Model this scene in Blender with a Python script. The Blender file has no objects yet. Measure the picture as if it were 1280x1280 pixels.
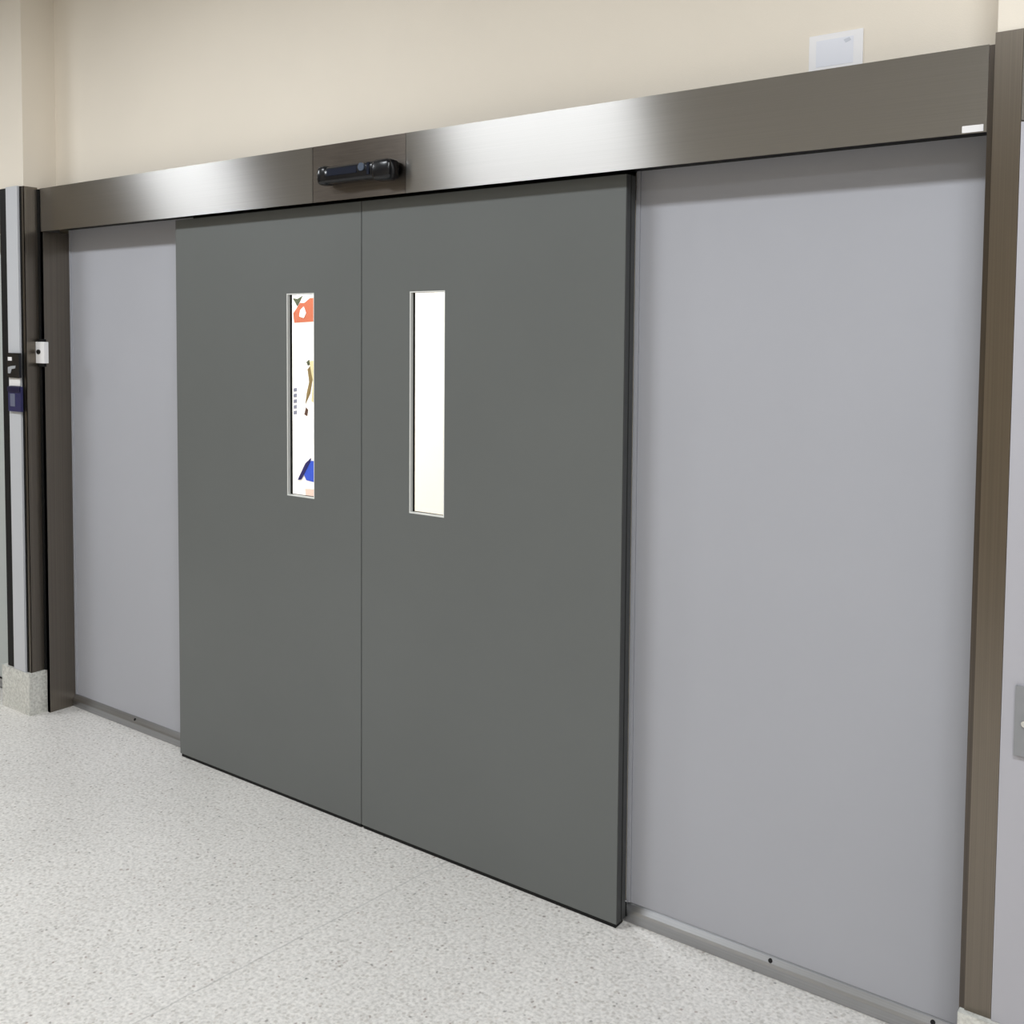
import bpy, bmesh, math, random
from mathutils import Matrix, Vector

random.seed(4)
S = bpy.context.scene
COL = S.collection

# ------------------------------------------------------------------ materials
def srgb(r, g, b):
    f = lambda c: (c / 255 / 12.92) if c / 255 <= 0.04045 else ((c / 255 + 0.055) / 1.055) ** 2.4
    return (f(r), f(g), f(b), 1.0)

def new_mat(name):
    m = bpy.data.materials.new(name)
    m.use_nodes = True
    nt = m.node_tree
    return m, nt, nt.nodes['Principled BSDF']

def N(nt, typ, **kw):
    n = nt.nodes.new(typ)
    for k, v in kw.items():
        setattr(n, k, v)
    return n

def scaled_pos(nt, sc):
    g = N(nt, 'ShaderNodeNewGeometry')
    mp = N(nt, 'ShaderNodeMapping')
    mp.inputs['Scale'].default_value = sc
    nt.links.new(g.outputs['Position'], mp.inputs['Vector'])
    return mp.outputs['Vector']

def paint(name, col, rough=0.5, spec=0.4, var=0.03, bump=0.0, bscale=300, coat=0.0):
    m, nt, b = new_mat(name)
    v = scaled_pos(nt, (1, 1, 1))
    n = N(nt, 'ShaderNodeTexNoise')
    n.inputs['Scale'].default_value = 2.2
    n.inputs['Detail'].default_value = 3
    nt.links.new(v, n.inputs['Vector'])
    r = N(nt, 'ShaderNodeValToRGB')
    r.color_ramp.elements[0].position = 0.3
    r.color_ramp.elements[1].position = 0.7
    r.color_ramp.elements[0].color = tuple(c * (1 - var) for c in col[:3]) + (1,)
    r.color_ramp.elements[1].color = tuple(min(1, c * (1 + var)) for c in col[:3]) + (1,)
    nt.links.new(n.outputs['Fac'], r.inputs['Fac'])
    nt.links.new(r.outputs['Color'], b.inputs['Base Color'])
    b.inputs['Roughness'].default_value = rough
    b.inputs['Specular IOR Level'].default_value = spec
    b.inputs['Coat Weight'].default_value = coat
    if bump:
        n2 = N(nt, 'ShaderNodeTexNoise')
        n2.inputs['Scale'].default_value = bscale
        nt.links.new(v, n2.inputs['Vector'])
        bp = N(nt, 'ShaderNodeBump')
        bp.inputs['Strength'].default_value = bump
        bp.inputs['Distance'].default_value = 0.002
        nt.links.new(n2.outputs['Fac'], bp.inputs['Height'])
        nt.links.new(bp.outputs['Normal'], b.inputs['Normal'])
    return m

def steel(name, col, tangent, grain, rough=0.34, aniso=0.9, var=0.06):
    """brushed stainless: highlights stretch along `tangent`, fine grain lines follow `grain` scale"""
    m, nt, b = new_mat(name)
    b.inputs['Metallic'].default_value = 1.0
    b.inputs['Roughness'].default_value = rough
    b.inputs['Anisotropic'].default_value = aniso
    c = N(nt, 'ShaderNodeCombineXYZ')
    for i in range(3):
        c.inputs[i].default_value = tangent[i]
    nt.links.new(c.outputs[0], b.inputs['Tangent'])
    v = scaled_pos(nt, grain)
    n = N(nt, 'ShaderNodeTexNoise')
    n.inputs['Scale'].default_value = 1.0
    n.inputs['Detail'].default_value = 4
    nt.links.new(v, n.inputs['Vector'])
    r = N(nt, 'ShaderNodeValToRGB')
    r.color_ramp.elements[0].position = 0.3
    r.color_ramp.elements[1].position = 0.7
    r.color_ramp.elements[0].color = tuple(x * (1 - var) for x in col[:3]) + (1,)
    r.color_ramp.elements[1].color = tuple(x * (1 + var) for x in col[:3]) + (1,)
    nt.links.new(n.outputs['Fac'], r.inputs['Fac'])
    nt.links.new(r.outputs['Color'], b.inputs['Base Color'])
    return m

def terrazzo(name, base, joint=False, chip=1.0, rough=0.32):
    m, nt, b = new_mat(name)
    L = nt.links.new
    v = scaled_pos(nt, (1, 1, 1))
    col = None
    def mix(a, bcol, fac):
        x = N(nt, 'ShaderNodeMix', data_type='RGBA')
        if isinstance(a, tuple): x.inputs[6].default_value = a
        else: L(a, x.inputs[6])
        if isinstance(bcol, tuple): x.inputs[7].default_value = bcol
        else: L(bcol, x.inputs[7])
        L(fac, x.inputs[0])
        return x.outputs[2]
    # large cloudy tone of the matrix
    n = N(nt, 'ShaderNodeTexNoise'); n.inputs['Scale'].default_value = 1.6; n.inputs['Detail'].default_value = 5
    L(v, n.inputs['Vector'])
    r = N(nt, 'ShaderNodeValToRGB')
    r.color_ramp.elements[0].position = 0.35; r.color_ramp.elements[1].position = 0.65
    r.color_ramp.elements[0].color = tuple(x * 0.95 for x in base[:3]) + (1,)
    r.color_ramp.elements[1].color = tuple(min(1, x * 1.03) for x in base[:3]) + (1,)
    L(n.outputs['Fac'], r.inputs['Fac'])
    col = r.outputs['Color']
    def chips(scale, cut, tint_a, tint_b, r0, r1, strength):
        nonlocal col
        d = N(nt, 'ShaderNodeTexNoise'); d.inputs['Scale'].default_value = scale * 0.8
        L(v, d.inputs['Vector'])
        vm = N(nt, 'ShaderNodeVectorMath', operation='MULTIPLY_ADD')
        L(d.outputs['Color'], vm.inputs[0]); vm.inputs[1].default_value = (0.8 / scale,) * 3; L(v, vm.inputs[2])
        vo = N(nt, 'ShaderNodeTexVoronoi'); vo.inputs['Scale'].default_value = scale
        L(vm.outputs[0], vo.inputs['Vector'])
        sp = N(nt, 'ShaderNodeSeparateColor'); L(vo.outputs['Color'], sp.inputs[0])
        g = N(nt, 'ShaderNodeMath', operation='GREATER_THAN'); L(sp.outputs[0], g.inputs[0]); g.inputs[1].default_value = cut
        mr = N(nt, 'ShaderNodeMapRange'); L(vo.outputs['Distance'], mr.inputs[0])
        mr.inputs[1].default_value = r0; mr.inputs[2].default_value = r1; mr.inputs[3].default_value = strength; mr.inputs[4].default_value = 0.0
        mu = N(nt, 'ShaderNodeMath', operation='MULTIPLY'); L(g.outputs[0], mu.inputs[0]); L(mr.outputs[0], mu.inputs[1])
        tint = mix(tint_a, tint_b, sp.outputs[1])
        col = mix(col, tint, mu.outputs[0])
    g1 = N(nt, 'ShaderNodeTexNoise'); g1.inputs['Scale'].default_value = 95; g1.inputs['Detail'].default_value = 2.5
    L(v, g1.inputs['Vector'])
    gr = N(nt, 'ShaderNodeValToRGB')
    gr.color_ramp.elements[0].position = 0.34; gr.color_ramp.elements[1].position = 0.66
    gr.color_ramp.elements[0].color = (0.86, 0.855, 0.845, 1); gr.color_ramp.elements[1].color = (1.17, 1.165, 1.16, 1)
    L(g1.outputs['Fac'], gr.inputs['Fac'])
    mm = N(nt, 'ShaderNodeMix', data_type='RGBA', blend_type='MULTIPLY'); mm.inputs[0].default_value = 1.0
    L(col, mm.inputs[6]); L(gr.outputs['Color'], mm.inputs[7]); col = mm.outputs[2]
    chips(75, 0.42, srgb(150, 146, 138), srgb(196, 186, 176), 0.25, 0.50, 0.42 * chip)
    chips(100, 0.5, srgb(246, 244, 240), srgb(236, 230, 226), 0.25, 0.50, 0.6 * chip)
    chips(62, 0.90, srgb(96, 98, 96), srgb(150, 120, 110), 0.14, 0.34, 0.70 * chip)
    if joint:
        g = N(nt, 'ShaderNodeNewGeometry'); s = N(nt, 'ShaderNodeSeparateXYZ'); L(g.outputs['Position'], s.inputs[0])
        wob = N(nt, 'ShaderNodeTexNoise'); wob.inputs['Scale'].default_value = 9.0; L(g.outputs['Position'], wob.inputs['Vector'])
        a = N(nt, 'ShaderNodeMath', operation='MULTIPLY_ADD'); L(wob.outputs['Fac'], a.inputs[0]); a.inputs[1].default_value = 0.012; L(s.outputs[0], a.inputs[2])
        # straight hairline joint across the corridor, slightly askew
        k = N(nt, 'ShaderNodeMath', operation='MULTIPLY_ADD'); L(s.outputs[1], k.inputs[0]); k.inputs[1].default_value = -0.10; L(a.outputs[0], k.inputs[2])
        ad = N(nt, 'ShaderNodeMath', operation='ADD'); L(k.outputs[0], ad.inputs[0]); ad.inputs[1].default_value = 2.071
        ab = N(nt, 'ShaderNodeMath', operation='ABSOLUTE'); L(ad.outputs[0], ab.inputs[0])
        mr = N(nt, 'ShaderNodeMapRange'); L(ab.outputs[0], mr.inputs[0])
        mr.inputs[1].default_value = 0.0015; mr.inputs[2].default_value = 0.004; mr.inputs[3].default_value = 0.26; mr.inputs[4].default_value = 0.0
        col = mix(col, srgb(120, 122, 122), mr.outputs[0])
    L(col, b.inputs['Base Color'])
    b.inputs['Roughness'].default_value = rough
    b.inputs['Specular IOR Level'].default_value = 0.4
    return m

M = {}
M['cream'] = paint('cream wall paint', srgb(240, 231, 217), 0.6, 0.3, 0.015, 0.15, 350)
M['ceil_tile'] = paint('grey white ceiling tile', srgb(200, 200, 198), 0.8, 0.2, 0.01)
M['sand'] = paint('sand wall paint', srgb(226, 214, 194), 0.6, 0.3, 0.02)
M['taupe'] = paint('taupe wall paint', srgb(186, 172, 150), 0.6, 0.3, 0.02)
M['white_wall'] = paint('white wall paint', srgb(246, 240, 230), 0.7, 0.2, 0.01)
M['door'] = paint('satin dark grey laminate', srgb(107, 110, 109), 0.34, 0.45, 0.02, 0.05, 500)
M['door_edge'] = paint('charcoal door edge', srgb(68, 69, 69), 0.5, 0.4, 0.02)
M['panel'] = paint('pale grey panel paint', srgb(180, 181, 188), 0.42, 0.4, 0.015, 0.05, 400)
M['lavender'] = paint('lavender grey wall panel', srgb(186, 185, 192), 0.45, 0.4, 0.015)
M['leftpanel'] = paint('pale green grey panel', srgb(190, 196, 194), 0.45, 0.4, 0.015)
M['strip'] = paint('pale grey trunking', srgb(205, 207, 212), 0.4, 0.4, 0.02)
M['black'] = paint('black rubber', srgb(16, 16, 17), 0.6, 0.3, 0.02)
M['gloss_black'] = paint('glossy black plastic', srgb(14, 16, 22), 0.22, 0.5, 0.02)
M['lens'] = paint('blue grey sensor lens', srgb(86, 96, 112), 0.15, 0.6, 0.02)
M['navy'] = paint('navy plastic', srgb(48, 48, 92), 0.4, 0.4, 0.1)
M['navy_dark'] = paint('dark navy plastic', srgb(24, 22, 60), 0.4, 0.4, 0.1)
M['white'] = paint('white plastic', srgb(246, 244, 244), 0.4, 0.4, 0.01)
M['paper'] = paint('white paper', srgb(247, 246, 248), 0.7, 0.2, 0.008)
M['paper_blue'] = paint('pale blue print', srgb(238, 240, 249), 0.6, 0.2, 0.02)
M['paper_grey'] = paint('pale grey print', srgb(212, 216, 226), 0.6, 0.2, 0.02)
M['grey_mark'] = paint('grey mark', srgb(170, 172, 176), 0.5, 0.3, 0.02)
M['plate'] = paint('grey enamel plate', srgb(146, 147, 150), 0.4, 0.5, 0.03)
M['bezel'] = paint('aluminium window stop', srgb(238, 239, 236), 0.35, 0.5, 0.02)
M['sill'] = steel('satin steel base rail', srgb(176, 177, 180), (0, 0, 1), (2, 2, 300), 0.42, 0.6, 0.08)
M['steel_h'] = steel('brushed stainless horizontal', srgb(176, 174, 172), (0, 0, 1), (1.2, 1.2, 420), 0.31, 1.0, 0.04)
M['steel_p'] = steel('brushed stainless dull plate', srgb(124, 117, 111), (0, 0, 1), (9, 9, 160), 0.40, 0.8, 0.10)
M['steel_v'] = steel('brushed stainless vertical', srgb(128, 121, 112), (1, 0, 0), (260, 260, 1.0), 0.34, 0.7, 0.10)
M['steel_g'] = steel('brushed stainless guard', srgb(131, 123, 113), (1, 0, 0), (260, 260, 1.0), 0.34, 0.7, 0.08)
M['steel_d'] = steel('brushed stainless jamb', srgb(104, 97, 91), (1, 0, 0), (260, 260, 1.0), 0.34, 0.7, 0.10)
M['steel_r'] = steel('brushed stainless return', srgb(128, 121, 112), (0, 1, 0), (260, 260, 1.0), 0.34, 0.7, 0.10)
M['chrome'] = steel('bright screw', srgb(225, 225, 222), (0, 0, 1), (5, 5, 5), 0.2, 0.0, 0.02)
M['floor'] = terrazzo('terrazzo floor', srgb(232, 229, 225), joint=True, chip=0.9)
M['base'] = terrazzo('terrazzo base', srgb(216, 216, 210), chip=0.55)
M['orange'] = paint('orange print', srgb(168, 92, 68), 0.6, 0.2, 0.1)
M['blue'] = paint('blue print', srgb(38, 74, 190), 0.6, 0.2, 0.1)
M['darkblue'] = paint('dark blue print', srgb(10, 14, 84), 0.6, 0.2, 0.1)
M['olive'] = paint('olive print', srgb(116, 98, 62), 0.6, 0.2, 0.1)
M['brown'] = paint('dark brown print', srgb(70, 48, 42), 0.6, 0.2, 0.1)
M['green_dark'] = paint('dark green print', srgb(70, 76, 58), 0.6, 0.2, 0.1)
M['yellow'] = paint('pale yellow print', srgb(196, 188, 150), 0.6, 0.2, 0.1)
M['pink'] = paint('pale pink print', srgb(214, 190, 182), 0.6, 0.2, 0.1)
M['strip_dark'] = paint('dark sensor window', srgb(20, 27, 44), 0.2, 0.5, 0.05)
M['slate'] = paint('slate print', srgb(112, 116, 136), 0.6, 0.2, 0.1)
def glass():
    m, nt, b = new_mat('clear glass')
    b.inputs['Base Color'].default_value = (0.97, 0.98, 0.98, 1)
    b.inputs['Roughness'].default_value = 0.0
    b.inputs['IOR'].default_value = 1.45
    b.inputs['Transmission Weight'].default_value = 1.0
    n = N(nt, 'ShaderNodeTexNoise'); n.inputs['Scale'].default_value = 3
    mr = N(nt, 'ShaderNodeMapRange'); nt.links.new(n.outputs['Fac'], mr.inputs[0])
    mr.inputs[3].default_value = 0.0; mr.inputs[4].default_value = 0.02
    nt.links.new(mr.outputs[0], b.inputs['Roughness'])
    return m
M['glass'] = glass()

# ------------------------------------------------------------------ mesh helpers
def link(name, bm, mat, parent=None, bevel=0.0, seg=2, smooth=False):
    if bevel > 0:
        ed = [e for e in bm.edges if len(e.link_faces) == 2 and e.calc_face_angle(0) > 0.5]
        bmesh.ops.bevel(bm, geom=ed, offset=bevel, segments=seg, affect='EDGES', profile=0.5, clamp_overlap=True)
    bmesh.ops.recalc_face_normals(bm, faces=bm.faces[:])
    me = bpy.data.meshes.new(name)
    bm.to_mesh(me); bm.free()
    if smooth:
        for p in me.polygons: p.use_smooth = True
    me.materials.append(M[mat])
    o = bpy.data.objects.new(name, me)
    COL.objects.link(o)
    if parent is not None:
        o.parent = parent
        o.matrix_parent_inverse = Matrix.Translation(-Vector(parent.location))
    return o

def bx(bm, x0, x1, y0, y1, z0, z1):
    v = [bm.verts.new((x, y, z)) for x in (x0, x1) for y in (y0, y1) for z in (z0, z1)]
    for f in ((0,1,3,2), (4,6,7,5), (0,4,5,1), (2,3,7,6), (0,2,6,4), (1,5,7,3)):
        bm.faces.new([v[i] for i in f])

def box(name, mat, dims, parent=None, bevel=0.0, seg=2):
    bm = bmesh.new()
    for d in ([dims] if not isinstance(dims[0], (tuple, list)) else dims):
        bx(bm, *d)
    return link(name, bm, mat, parent, bevel, seg)

def prism(name, mat, pts, axis, a0, a1, parent=None, bevel=0.0):
    """extrude a 2-D outline; axis 'x': pts are (y,z); 'y': (x,z); 'z': (x,y)"""
    bm = bmesh.new()
    mk = {'x': lambda p, a: (a, p[0], p[1]), 'y': lambda p, a: (p[0], a, p[1]), 'z': lambda p, a: (p[0], p[1], a)}[axis]
    A = [bm.verts.new(mk(p, a0)) for p in pts]; B = [bm.verts.new(mk(p, a1)) for p in pts]
    n = len(pts)
    bm.faces.new(A); bm.faces.new(B[::-1])
    for i in range(n):
        bm.faces.new((A[i], A[(i+1) % n], B[(i+1) % n], B[i]))
    return link(name, bm, mat, parent, bevel)

def disc(name, mat, c, axis, r, depth, parent=None, bevel=0.0, seg=24, sx=1.0):
    pts = [(math.cos(2*math.pi*i/seg)*r*sx, math.sin(2*math.pi*i/seg)*r) for i in range(seg)]
    k = {'x': (1, 2), 'y': (0, 2), 'z': (0, 1)}[axis]
    a = {'x': 0, 'y': 1, 'z': 2}[axis]
    return prism(name, mat, [(p[0]+c[k[0]], p[1]+c[k[1]]) for p in pts], axis, c[a]-depth/2, c[a]+depth/2, parent, bevel)

def holed(name, mat, X0, X1, Z0, Z1, x0, x1, z0, z1, y0, y1, parent=None, bevel=0.0, grow=0.0):
    bm = bmesh.new()
    def ring(y, g=0.0):
        o = [bm.verts.new((x, y, z)) for x, z in ((X0, Z0), (X1, Z0), (X1, Z1), (X0, Z1))]
        i = [bm.verts.new((x, y, z)) for x, z in ((x0-g, z0-g), (x1+g, z0-g), (x1+g, z1+g), (x0-g, z1+g))]
        return o, i
    of, inf = ring(y0); ob, inb = ring(y1, grow)
    for k in range(4):
        j = (k+1) % 4
        bm.faces.new((of[k], of[j], inf[j], inf[k]))
        bm.faces.new((ob[j], ob[k], inb[k], inb[j]))
        bm.faces.new((of[j], of[k], ob[k], ob[j]))
        bm.faces.new((inf[k], inf[j], inb[j], inb[k]))
    return link(name, bm, mat, parent, bevel)

def thing(name, loc, label, cat, group=None):
    o = bpy.data.objects.new(name, None)
    o.empty_display_size = 0.1
    COL.objects.link(o)
    o.location = loc
    return tag(o, label, cat, group)

def tag(o, label, cat, group=None):
    o['label'] = label; o['category'] = cat
    if group: o['group'] = group
    return o

def structure(o):
    o['kind'] = 'structure'
    return o

# ------------------------------------------------------------------ key sizes (metres)
CX0, CX1 = -4.378, -0.474        # inner corners of the two columns beside the recess
CY = -0.065                      # face of the columns; header face is y = 0
WY = 0.09                        # cream wall above the header
PY = 0.125                       # face of the fixed panels
HZ0, HZ1 = 2.150, 2.338          # header cover
CEIL = 3.30
LX, SX, RX = -3.464, -2.449, -1.434   # leaf edges and meeting line

# ------------------------------------------------------------------ setting
structure(box('floor', 'floor', (-9, 5, -5.2, 4.2, -0.1, 0)))
structure(box('ceiling', 'ceil_tile', (-9, 5, -5.2, 4.2, CEIL, CEIL+0.1)))
structure(box('wall_back', 'cream', [(CX0, CX1, WY, 0.27, 2.30, CEIL), (CX0, LX+0.04, 0.145, 0.27, 0, 2.30), (RX-0.04, CX1, 0.145, 0.27, 0, 2.30)]))
structure(box('wall_left', 'cream', [(-9, -4.572, 0.06, 0.27, 0, 2.16), (-9, -4.572, CY+0.004, 0.27, 2.16, CEIL)]))
structure(box('wall_left_column', 'cream', (-4.572, CX0, 0.0, 0.27, 0, 2.3435)))
structure(box('wall_left_upper', 'cream', (-4.572, CX0, CY+0.004, 0.27, 2.3435, CEIL)))
structure(box('wall_right', 'cream', (CX1, 5, CY+0.004, 0.27, 0, CEIL)))
structure(box('wall_front', 'sand', (-9, 5, -5.3, -5.2, 0, CEIL)))
structure(box('wall_corridor_end', 'taupe', [(-9.1, -9, -5.2, 4.2, 0, CEIL), (5, 5.1, -5.2, 4.2, 0, CEIL)]))
structure(box('wall_beyond', 'white_wall', [(-9, 5, 2.0, 2.1, 0, CEIL), (-0.4, -0.3, 0.27, 2.0, 0, CEIL), (-7.6, -7.5, 0.27, 2.0, 0, CEIL)]))
structure(box('baseboard_left', 'base', (-4.60, -4.366, -0.080, 0.004, 0, 0.190), bevel=0.003))
structure(box('baseboard_right', 'base', (-0.487, 5, -0.082, CY+0.004, 0, 0.214), bevel=0.003))

# stainless wall cladding on the columns
t = thing('corner_cladding', (-4.49, CY, 0.19), 'dark brushed stainless cladding wrapped round the column corner left of the sliding doors', 'cladding')
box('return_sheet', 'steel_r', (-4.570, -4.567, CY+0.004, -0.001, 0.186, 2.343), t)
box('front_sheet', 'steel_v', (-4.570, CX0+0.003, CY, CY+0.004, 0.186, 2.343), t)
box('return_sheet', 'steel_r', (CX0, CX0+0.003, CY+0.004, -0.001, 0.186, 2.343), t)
t = thing('corner_guard', (-0.448, CY, 0.214), 'tall brushed stainless corner guard on the right column, standing on the white terrazzo base', 'corner guard')
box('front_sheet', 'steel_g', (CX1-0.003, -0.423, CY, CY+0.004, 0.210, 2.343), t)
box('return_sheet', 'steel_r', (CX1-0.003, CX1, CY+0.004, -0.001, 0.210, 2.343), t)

# right neighbour: lavender wall panel with a small plate
o = box('wall_panel', 'lavender', (-0.4215, 3.6, CY-0.004, CY+0.003, 0.215, 2.15), bevel=0.001)
tag(o, 'lavender grey wall panel right of the stainless corner guard at the right edge', 'wall panel')
o = box('cladding_band', 'steel_h', (-0.4215, 3.6, CY-0.004, CY+0.003, 2.153, 2.343))
tag(o, 'stainless band along the top of the lavender wall panel in the upper right corner', 'cladding')
t = thing('wall_plate', (-0.335, CY, 0.815), 'small grey plate with a bright screw on the lavender panel at the right edge', 'plate')
box('plate', 'plate', (-0.394, -0.280, CY-0.012, CY-0.004, 0.815, 0.965), t, bevel=0.002)
for z in (0.886, 0.945):
    disc('screw', 'chrome', (-0.374 if z < 0.9 else -0.30, CY-0.0135, z), 'y', 0.007, 0.004, t)

# left neighbour: next steel framed opening
t = thing('neighbouring_door_frame', (-5.2, -0.06, 0), 'pale grey door under a dark steel band at the far left edge, beyond the column', 'door')
box('header', 'steel_h', (-6.6, -4.572, CY, CY+0.0035, 2.148, 2.343), t)
box('door_panel', 'leftpanel', (-6.6, -4.572, 0.04, 0.058, 0.05, 2.158), t)
box('kick_strip', 'sill', (-6.6, -4.572, 0.03, 0.058, 0.006, 0.048), t)

# pale trunking strip with readers
t = thing('trunking_strip', (-4.45, CY, 0.191), 'pale grey vertical trunking strip with shaded gaps drawn black at its edges on the steel column at the far left', 'trunking')
box('cover', 'strip', (-4.499, -4.403, CY-0.012, CY-0.003, 0.191, 2.345), t, bevel=0.002)
box('gap_shade_sheet', 'black', (-4.568, -4.393, CY-0.003, CY-0.0005, 0.191, 2.343), t)  # black sheet drawn for the shade in the gaps beside the cover
t = thing('card_reader', (-4.44, CY-0.012, 1.51), 'black card reader with pale marks on the pale strip, above the navy reader', 'card reader')
box('housing', 'gloss_black', (-4.492, -4.389, CY-0.024, CY-0.012, 1.508, 1.616), t, bevel=0.003)
box('indicator', 'white', (-4.480, -4.448, CY-0.0255, CY-0.024, 1.582, 1.598), t)
prism('printed_mark', 'grey_mark', [(-4.481, 1.526), (-4.461, 1.526), (-4.450, 1.545), (-4.420, 1.549), (-4.417, 1.561), (-4.456, 1.558), (-4.481, 1.553)], 'y', CY-0.0255, CY-0.024, t)
t = thing('reader', (-4.44, CY-0.012, 1.36), 'navy blue reader box on the pale strip below the black card reader', 'reader')
box('housing', 'navy', (-4.489, -4.382, CY-0.022, CY-0.012, 1.358, 1.468), t, bevel=0.003)
box('hood', 'navy_dark', (-4.486, -4.386, CY-0.028, CY-0.022, 1.447, 1.466), t, bevel=0.002)
box('key_panel', 'slate', (-4.470, -4.430, CY-0.0235, CY-0.022, 1.380, 1.436), t)
o = box('label_plate', 'white', (-4.490, -4.400, CY-0.015, CY-0.012, 1.471, 1.505), bevel=0.001)
tag(o, 'small white label between the black card reader and the navy reader', 'label')

# ------------------------------------------------------------------ door frame jambs
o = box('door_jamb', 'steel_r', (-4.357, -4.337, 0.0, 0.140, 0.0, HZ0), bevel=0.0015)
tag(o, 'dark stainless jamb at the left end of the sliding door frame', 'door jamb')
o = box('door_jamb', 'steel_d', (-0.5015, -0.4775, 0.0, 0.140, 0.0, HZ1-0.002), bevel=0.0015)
tag(o, 'narrow stainless jamb between the right fixed panel and the right column', 'door jamb')
o = box('gap_shade_strip', 'black', [(-4.3735, -4.3595, -0.004, 0.02, 0.192, 1.5555), (-4.3735, -4.3595, -0.004, 0.02, 1.6785, 2.335)])  # black strip stands in for shade in the open gap
tag(o, 'thin black strip standing in for the shaded gap between left column and door jamb', 'strip')
t = thing('switch_box', (-4.345, -0.001, 1.57), 'small white box with a black button on the black strip left of the doors', 'switch')
box('housing', 'white', (-4.374, -4.304, -0.020, -0.001, 1.572, 1.666), t, bevel=0.004)
disc('button', 'black', (-4.350, -0.0215, 1.622), 'y', 0.010, 0.004, t, sx=1.5)
box('cable_gland', 'black', (-4.364, -4.322, -0.016, -0.001, 1.6664, 1.678), t, bevel=0.003)
box('cable_gland', 'black', (-4.364, -4.322, -0.016, -0.001, 1.556, 1.5716), t, bevel=0.003)

# ------------------------------------------------------------------ header
hd = thing('door_header', (SX, 0.0, HZ0), 'long brushed stainless header cover running above the grey sliding doors', 'door header')
def cover(name, mat, x0, x1, y, parent):
    # folded sheet: bottom lip, face, top return
    th = 0.003
    pts = [(y, HZ0), (y+th, HZ0), (y+th, HZ1-th), (0.089, HZ1-th), (0.089, HZ1), (y, HZ1)]
    return prism(name, mat, pts, 'x', x0, x1, parent)
cover('cover', 'steel_h', -4.357, -2.6262, 0.0, hd)
cover('sensor_cover', 'steel_p', -2.6242, -2.2028, 0.0005, hd)['label'] = 'dull brushed steel middle plate behind the motion sensor'
cover('cover', 'steel_h', -2.2008, -0.502, 0.0, hd)
box('end_cap', 'steel_h', (-4.357, -4.355, 0.004, 0.088, HZ0, HZ1-0.004), hd)
box('end_cap', 'steel_h', (-0.504, -0.502, 0.004, 0.088, HZ0, HZ1-0.004), hd)
box('track', 'black', (-4.333, -0.506, 0.020, 0.140, 2.166, 2.298), hd)
box('light_block', 'black', (LX+0.04, RX-0.02, 0.1085, 0.144, 2.09, 2.166), hd)  # added black strip, keeps back-room light from showing above the leaves

# motion sensor on the middle plate
sn = thing('motion_sensor', (-2.38, -0.02, 2.225), 'black bar shaped motion sensor on the middle of the steel header', 'sensor')
def capsule_bar(name, mat, x0, x1, y, z, ry, rz, parent, round_=0.012):
    bm = bmesh.new()
    n = 20
    rings = []
    for x, s in ((x0, 0.78), (x0+round_*0.4, 0.93), (x0+round_, 1.0), (x1-round_, 1.0), (x1-round_*0.4, 0.93), (x1, 0.78)):
        r = []
        for i in range(n):
            a = 2*math.pi*i/n
            c, d = math.cos(a), math.sin(a)
            e = 0.55     # rounded-rectangle section
            r.append(bm.verts.new((x, y + ry*s*math.copysign(abs(c)**e, c), z + rz*s*math.copysign(abs(d)**e, d))))
        rings.append(r)
    bm.faces.new(rings[0]); bm.faces.new(rings[-1][::-1])
    for a, b in zip(rings, rings[1:]):
        for i in range(n):
            bm.faces.new((a[i], a[(i+1) % n], b[(i+1) % n], b[i]))
    return link(name, bm, mat, parent, smooth=True)
capsule_bar('body', 'gloss_black', -2.535, -2.232, -0.028, 2.227, 0.026, 0.028, sn)
capsule_bar('end_cap', 'gloss_black', -2.550, -2.508, -0.029, 2.228, 0.028, 0.032, sn)
capsule_bar('end_cap', 'gloss_black', -2.300, -2.222, -0.030, 2.224, 0.029, 0.034, sn, 0.016)
disc('lens', 'lens', (-2.342, -0.055, 2.238), 'y', 0.013, 0.006, sn, bevel=0.001)
box('window_strip', 'strip_dark', (-2.500, -2.365, -0.0555, -0.053, 2.222, 2.244), sn)
box('trim_ring', 'strip_dark', (-2.318, -2.308, -0.0565, -0.053, 2.212, 2.250), sn)

o = box('sticker', 'white', (-0.5525, -0.5085, -0.0012, -0.0001, 2.1525, 2.1675))
tag(o, 'tiny white sticker at the lower right end of the steel header', 'sticker')

pp = thing('paper_notice', (-0.88, WY-0.001, 2.33), 'blank looking white paper notice taped to the cream wall above the header', 'notice')
box('sheet', 'paper', (-0.936, -0.803, WY-0.003, WY-0.001, 2.32, 2.446), pp)
box('print_area', 'paper_blue', (-0.918, -0.826, WY-0.0036, WY-0.003, 2.368, 2.432), pp)
prism('print_mark', 'paper_grey', [(-0.850, 2.426), (-0.836, 2.430), (-0.832, 2.423), (-0.845, 2.418)], 'y', WY-0.0042, WY-0.0036, pp)

# ------------------------------------------------------------------ fixed panels and base rails
def fixed_panel(x0, x1, label):
    t = thing('fixed_panel', ((x0+x1)/2, PY, 0.05), label, 'door panel')
    box('panel', 'panel', (x0+0.013, x1, PY, PY+0.016, 0.052, 2.1655), t, bevel=0.0015)
    box('edge_trim', 'panel', (x0, x0+0.012, PY-0.004, PY+0.016, 0.052, 2.1655), t, bevel=0.0015)
fixed_panel(-4.336, LX+0.03, 'pale grey fixed panel left of the dark doors, narrower in view')
fixed_panel(RX-0.005, -0.503, 'wide pale grey fixed panel right of the dark doors')

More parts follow.
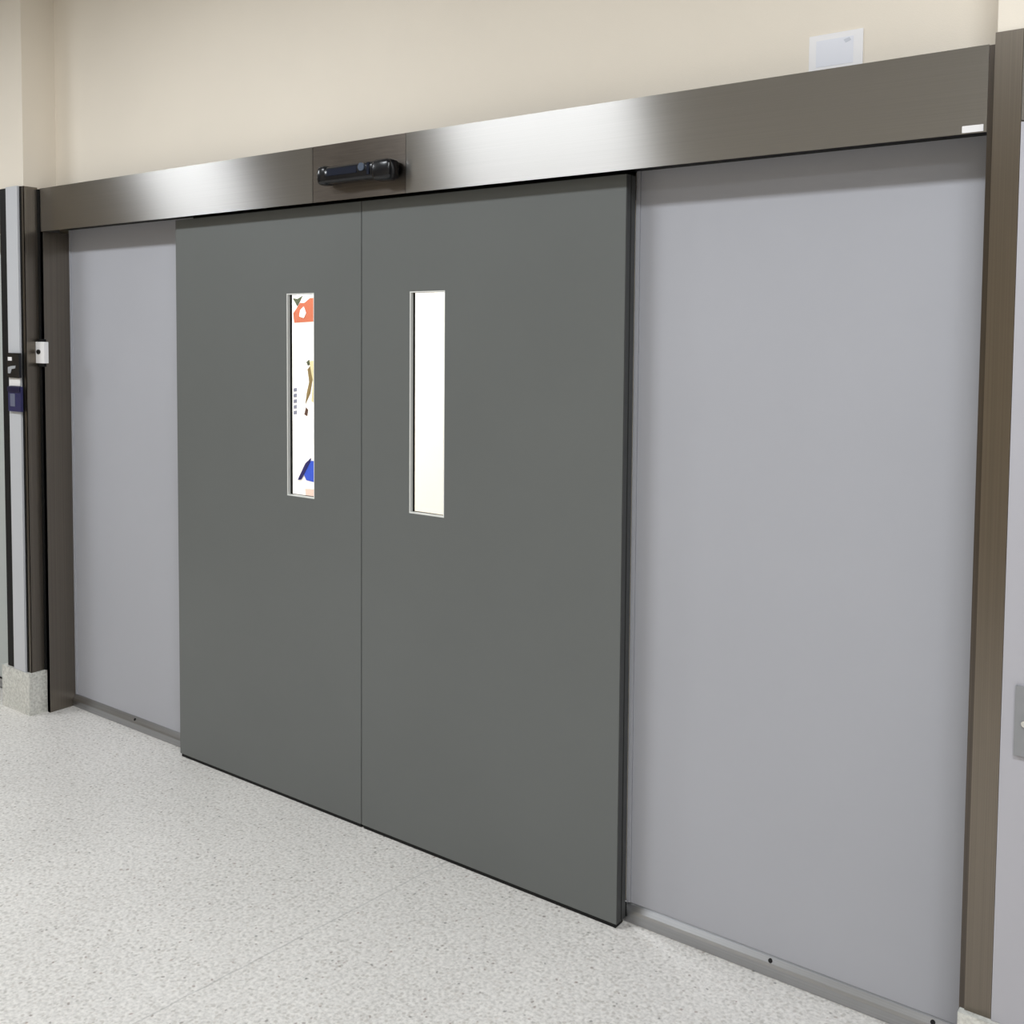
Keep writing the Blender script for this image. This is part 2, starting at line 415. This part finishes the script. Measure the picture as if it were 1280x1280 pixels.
def base_rail(x0, x1, screws, label):
    t = thing('base_rail', ((x0+x1)/2, 0.11, 0), label, 'base rail')
    prof = [(0.1085, 0.001), (0.1085, 0.028), (0.112, 0.036), (0.121, 0.049), (0.126, 0.0515), (0.140, 0.0515), (0.140, 0.001)]
    prism('rail', 'sill', prof, 'x', x0, x1, t)
    for sx in screws:
        bm = bmesh.new()
        n = 14
        c = Vector((sx, 0.1155, 0.0418)); nrm = Vector((0, -13, 9)).normalized(); u = Vector((1, 0, 0)); w = nrm.cross(u)
        lo = [bm.verts.new(c - nrm*0.002 + u*0.0065*math.cos(2*math.pi*i/n) + w*0.0065*math.sin(2*math.pi*i/n)) for i in range(n)]
        hi = [bm.verts.new(c + nrm*0.0012 + u*0.0055*math.cos(2*math.pi*i/n) + w*0.0055*math.sin(2*math.pi*i/n)) for i in range(n)]
        bm.faces.new(hi); bm.faces.new(lo[::-1])
        for i in range(n): bm.faces.new((lo[i], lo[(i+1) % n], hi[(i+1) % n], hi[i]))
        link('screw', bm, 'black', t)
    return t
base_rail(-4.336, LX+0.03, (-3.866,), 'metal base rail along the floor under the left pale panel')
base_rail(RX-0.012, -0.503, (-0.996, -0.583), 'metal base rail with dark screws along the floor under the right pale panel')

# ------------------------------------------------------------------ sliding leaves
DY0, DY1 = 0.055, 0.104
def leaf(x0, x1, wx0, wx1, wz0, wz1, label, right):
    t = thing('sliding_door', ((x0+x1)/2, DY0, 0.006), label, 'door')
    z0, z1 = 0.014, 2.149
    holed('panel', 'door', x0, x1, z0, z1, wx0, wx1, wz0, wz1, DY0, DY1, t, bevel=0.0012, grow=0.030)
    b = box('bottom_seal', 'black', (x0+0.004, x1-0.004, DY0+0.004, DY1-0.004, 0.001, z0+0.001), t)
    # vision window: stop frame, gasket, pane
    e = 0.0003
    holed('window_frame', 'bezel', wx0-e, wx1+e, wz0-e, wz1+e, wx0+0.004, wx1-0.004, wz0+0.004, wz1-0.004, DY0+0.001, DY0+0.013, t)
    holed('window_gasket', 'black', wx0-e, wx1+e, wz0-e, wz1+e, wx0+0.0045, wx1-0.0045, wz0+0.0045, wz1-0.0045, DY0+0.013, DY0+0.023, t)
    box('window_pane', 'glass', (wx0+0.0008, wx1-0.0008, DY0+0.0232, DY0+0.0288, wz0+0.0008, wz1-0.0008), t)
    if right:
        box('edge_strip', 'door_edge', [(x1-0.0005, x1+0.0025, DY0+0.001, DY0+0.021, z0+0.002, z1), (x1-0.0005, x1+0.0025, DY0+0.027, DY1-0.001, z0+0.002, z1)], t)
        box('edge_seal', 'black', (x1-0.0005, x1+0.0005, DY0+0.021, DY0+0.027, z0+0.002, z1), t)
        box('bottom_guide', 'black', (x1-0.06, x1+0.004, DY1+0.0005, DY1+0.004, 0.018, 0.060), t)
    else:
        box('gap_light_block', 'door_edge', (x1-0.0005, x1+0.0035, DY0+0.0025, DY1-0.004, z0, z1), t)  # added filler, blocks back-room light in the slit between the leaves
    return t
leaf(LX, SX-0.002, -2.822, -2.680, 1.123, 1.849, 'left dark grey sliding door with a narrow window showing a poster beyond', False)
leaf(SX+0.002, RX, -2.233, -2.084, 1.121, 1.844, 'right dark grey sliding door with a narrow window showing a plain cream wall', True)

# ------------------------------------------------------------------ poster in the room beyond
ps = thing('poster', (-4.9, 1.99, 0.6), 'white poster with orange and blue print seen through the left door window', 'poster')
yb = 1.998
box('sheet', 'paper', (-5.35, -4.50, yb-0.010, yb, 0.55, 2.12), ps)
def pr(name, mat, pts, k=1):
    prism(name, mat, pts, 'y', yb-0.010-0.003*k, yb-0.010-0.003*(k-1), ps)
pr('orange_print', 'orange', [(-4.935, 1.79), (-4.70, 1.80), (-4.66, 1.94), (-4.79, 1.945), (-4.84, 1.915), (-4.88, 1.915), (-4.945, 1.85)])
pr('white_spot', 'paper', [(-4.885, 1.83), (-4.845, 1.82), (-4.825, 1.85), (-4.845, 1.89), (-4.875, 1.87)], 2)
pr('dark_triangle', 'green_dark', [(-4.945, 1.945), (-4.905, 1.895), (-4.855, 1.96), (-4.90, 1.94)], 2)
pr('olive_print', 'olive', [(-4.815, 1.50), (-4.79, 1.52), (-4.77, 1.44), (-4.79, 1.35), (-4.835, 1.28), (-4.82, 1.36), (-4.80, 1.42)])
pr('brown_print', 'brown', [(-4.845, 1.215), (-4.82, 1.205), (-4.81, 1.245), (-4.83, 1.26)])
pr('olive_print', 'green_dark', [(-4.825, 1.545), (-4.80, 1.56), (-4.79, 1.53), (-4.812, 1.522)])
for k in range(5):
    z = 1.21 + k*0.036
    pr('caption_mark', 'slate', [(-4.942, z), (-4.914, z+0.003), (-4.914, z+0.026), (-4.942, z+0.022)])
pr('yellow_print', 'yellow', [(-4.80, 1.55), (-4.72, 1.56), (-4.72, 1.28), (-4.78, 1.30), (-4.765, 1.42), (-4.785, 1.50)])
pr('grey_print', 'paper_grey', [(-4.815, 1.185), (-4.75, 1.19), (-4.75, 1.06), (-4.80, 1.08)])
pr('grey_print', 'paper_grey', [(-4.845, 1.015), (-4.81, 1.03), (-4.80, 1.005), (-4.84, 0.995)])
pr('pink_print', 'pink', [(-4.84, 0.745), (-4.72, 0.75), (-4.72, 0.70), (-4.83, 0.69)])
pr('olive_print', 'olive', [(-4.885, 0.665), (-4.862, 0.67), (-4.865, 0.65), (-4.883, 0.648)])
pr('blue_print', 'blue', [(-4.90, 0.80), (-4.855, 0.845), (-4.83, 0.80), (-4.72, 0.79), (-4.70, 0.93), (-4.79, 0.925), (-4.84, 0.89)])
pr('dark_blue_print', 'darkblue', [(-4.905, 0.795), (-4.872, 0.800), (-4.79, 0.92), (-4.782, 0.945), (-4.835, 0.905)], 2)

# ------------------------------------------------------------------ lamps
def area(name, loc, sx, sy, power, col=(0.925, 0.965, 1.0), rot=(0, 0, 0)):
    l = bpy.data.lights.new(name, 'AREA')
    l.shape = 'RECTANGLE'; l.size = sx; l.size_y = sy; l.energy = power; l.color = col
    o = bpy.data.objects.new(name, l); COL.objects.link(o)
    o.location = loc; o.rotation_euler = rot
    return o
Z = CEIL - 0.01
area('ceiling_lamp', (-5.88, -1.7, Z), 0.95, 0.3, 44)
area('ceiling_lamp', (-3.04, -1.7, Z), 1.2, 0.3, 48)
area('ceiling_lamp', (-0.02, -1.7, Z), 1.1, 0.3, 50)
area('ceiling_lamp', (1.2, -3.6, Z), 1.2, 0.6, 42)
area('ceiling_lamp', (-3.9, 1.1, Z), 1.2, 0.6, 62)
area('ceiling_lamp', (-5.6, 1.1, Z), 1.2, 0.6, 55)

w = bpy.data.worlds.new('World'); S.world = w
w.use_nodes = True
w.node_tree.nodes['Background'].inputs[0].default_value = (0.8, 0.85, 0.9, 1)
w.node_tree.nodes['Background'].inputs[1].default_value = 0.02

# ------------------------------------------------------------------ camera
yaw, pit, rol, D, h, cy = -0.630958, 0.052771, 0.007915, 2.43523, 1.685858, 493.925
f = Vector((math.sin(yaw), math.cos(yaw), 0)); r = Vector((math.cos(yaw), -math.sin(yaw), 0)); u = Vector((0, 0, 1))
f2 = f*math.cos(pit) - u*math.sin(pit); u2 = u*math.cos(pit) + f*math.sin(pit)
r3 = r*math.cos(rol) + u2*math.sin(rol); u3 = u2*math.cos(rol) - r*math.sin(rol)
cam = bpy.data.cameras.new('Camera'); co = bpy.data.objects.new('Camera', cam); COL.objects.link(co)
mw = Matrix((r3, u3, -f2)).transposed().to_4x4(); mw.translation = Vector((0, -D, h))
co.matrix_world = mw
cam.sensor_fit = 'HORIZONTAL'; cam.sensor_width = 36.0; cam.lens = 36.0
cam.shift_y = -(640 - cy) / 1280
cam.clip_start = 0.05
S.camera = co

S.view_settings.view_transform = 'Standard'
S.view_settings.look = 'None'
S.view_settings.gamma = 1.0
S.view_settings.exposure = 0.0
S.view_settings.use_curve_mapping = False
S.cycles.use_denoising = True
S.cycles.max_bounces = 10
S.cycles.caustics_reflective = False
S.cycles.caustics_refractive = False
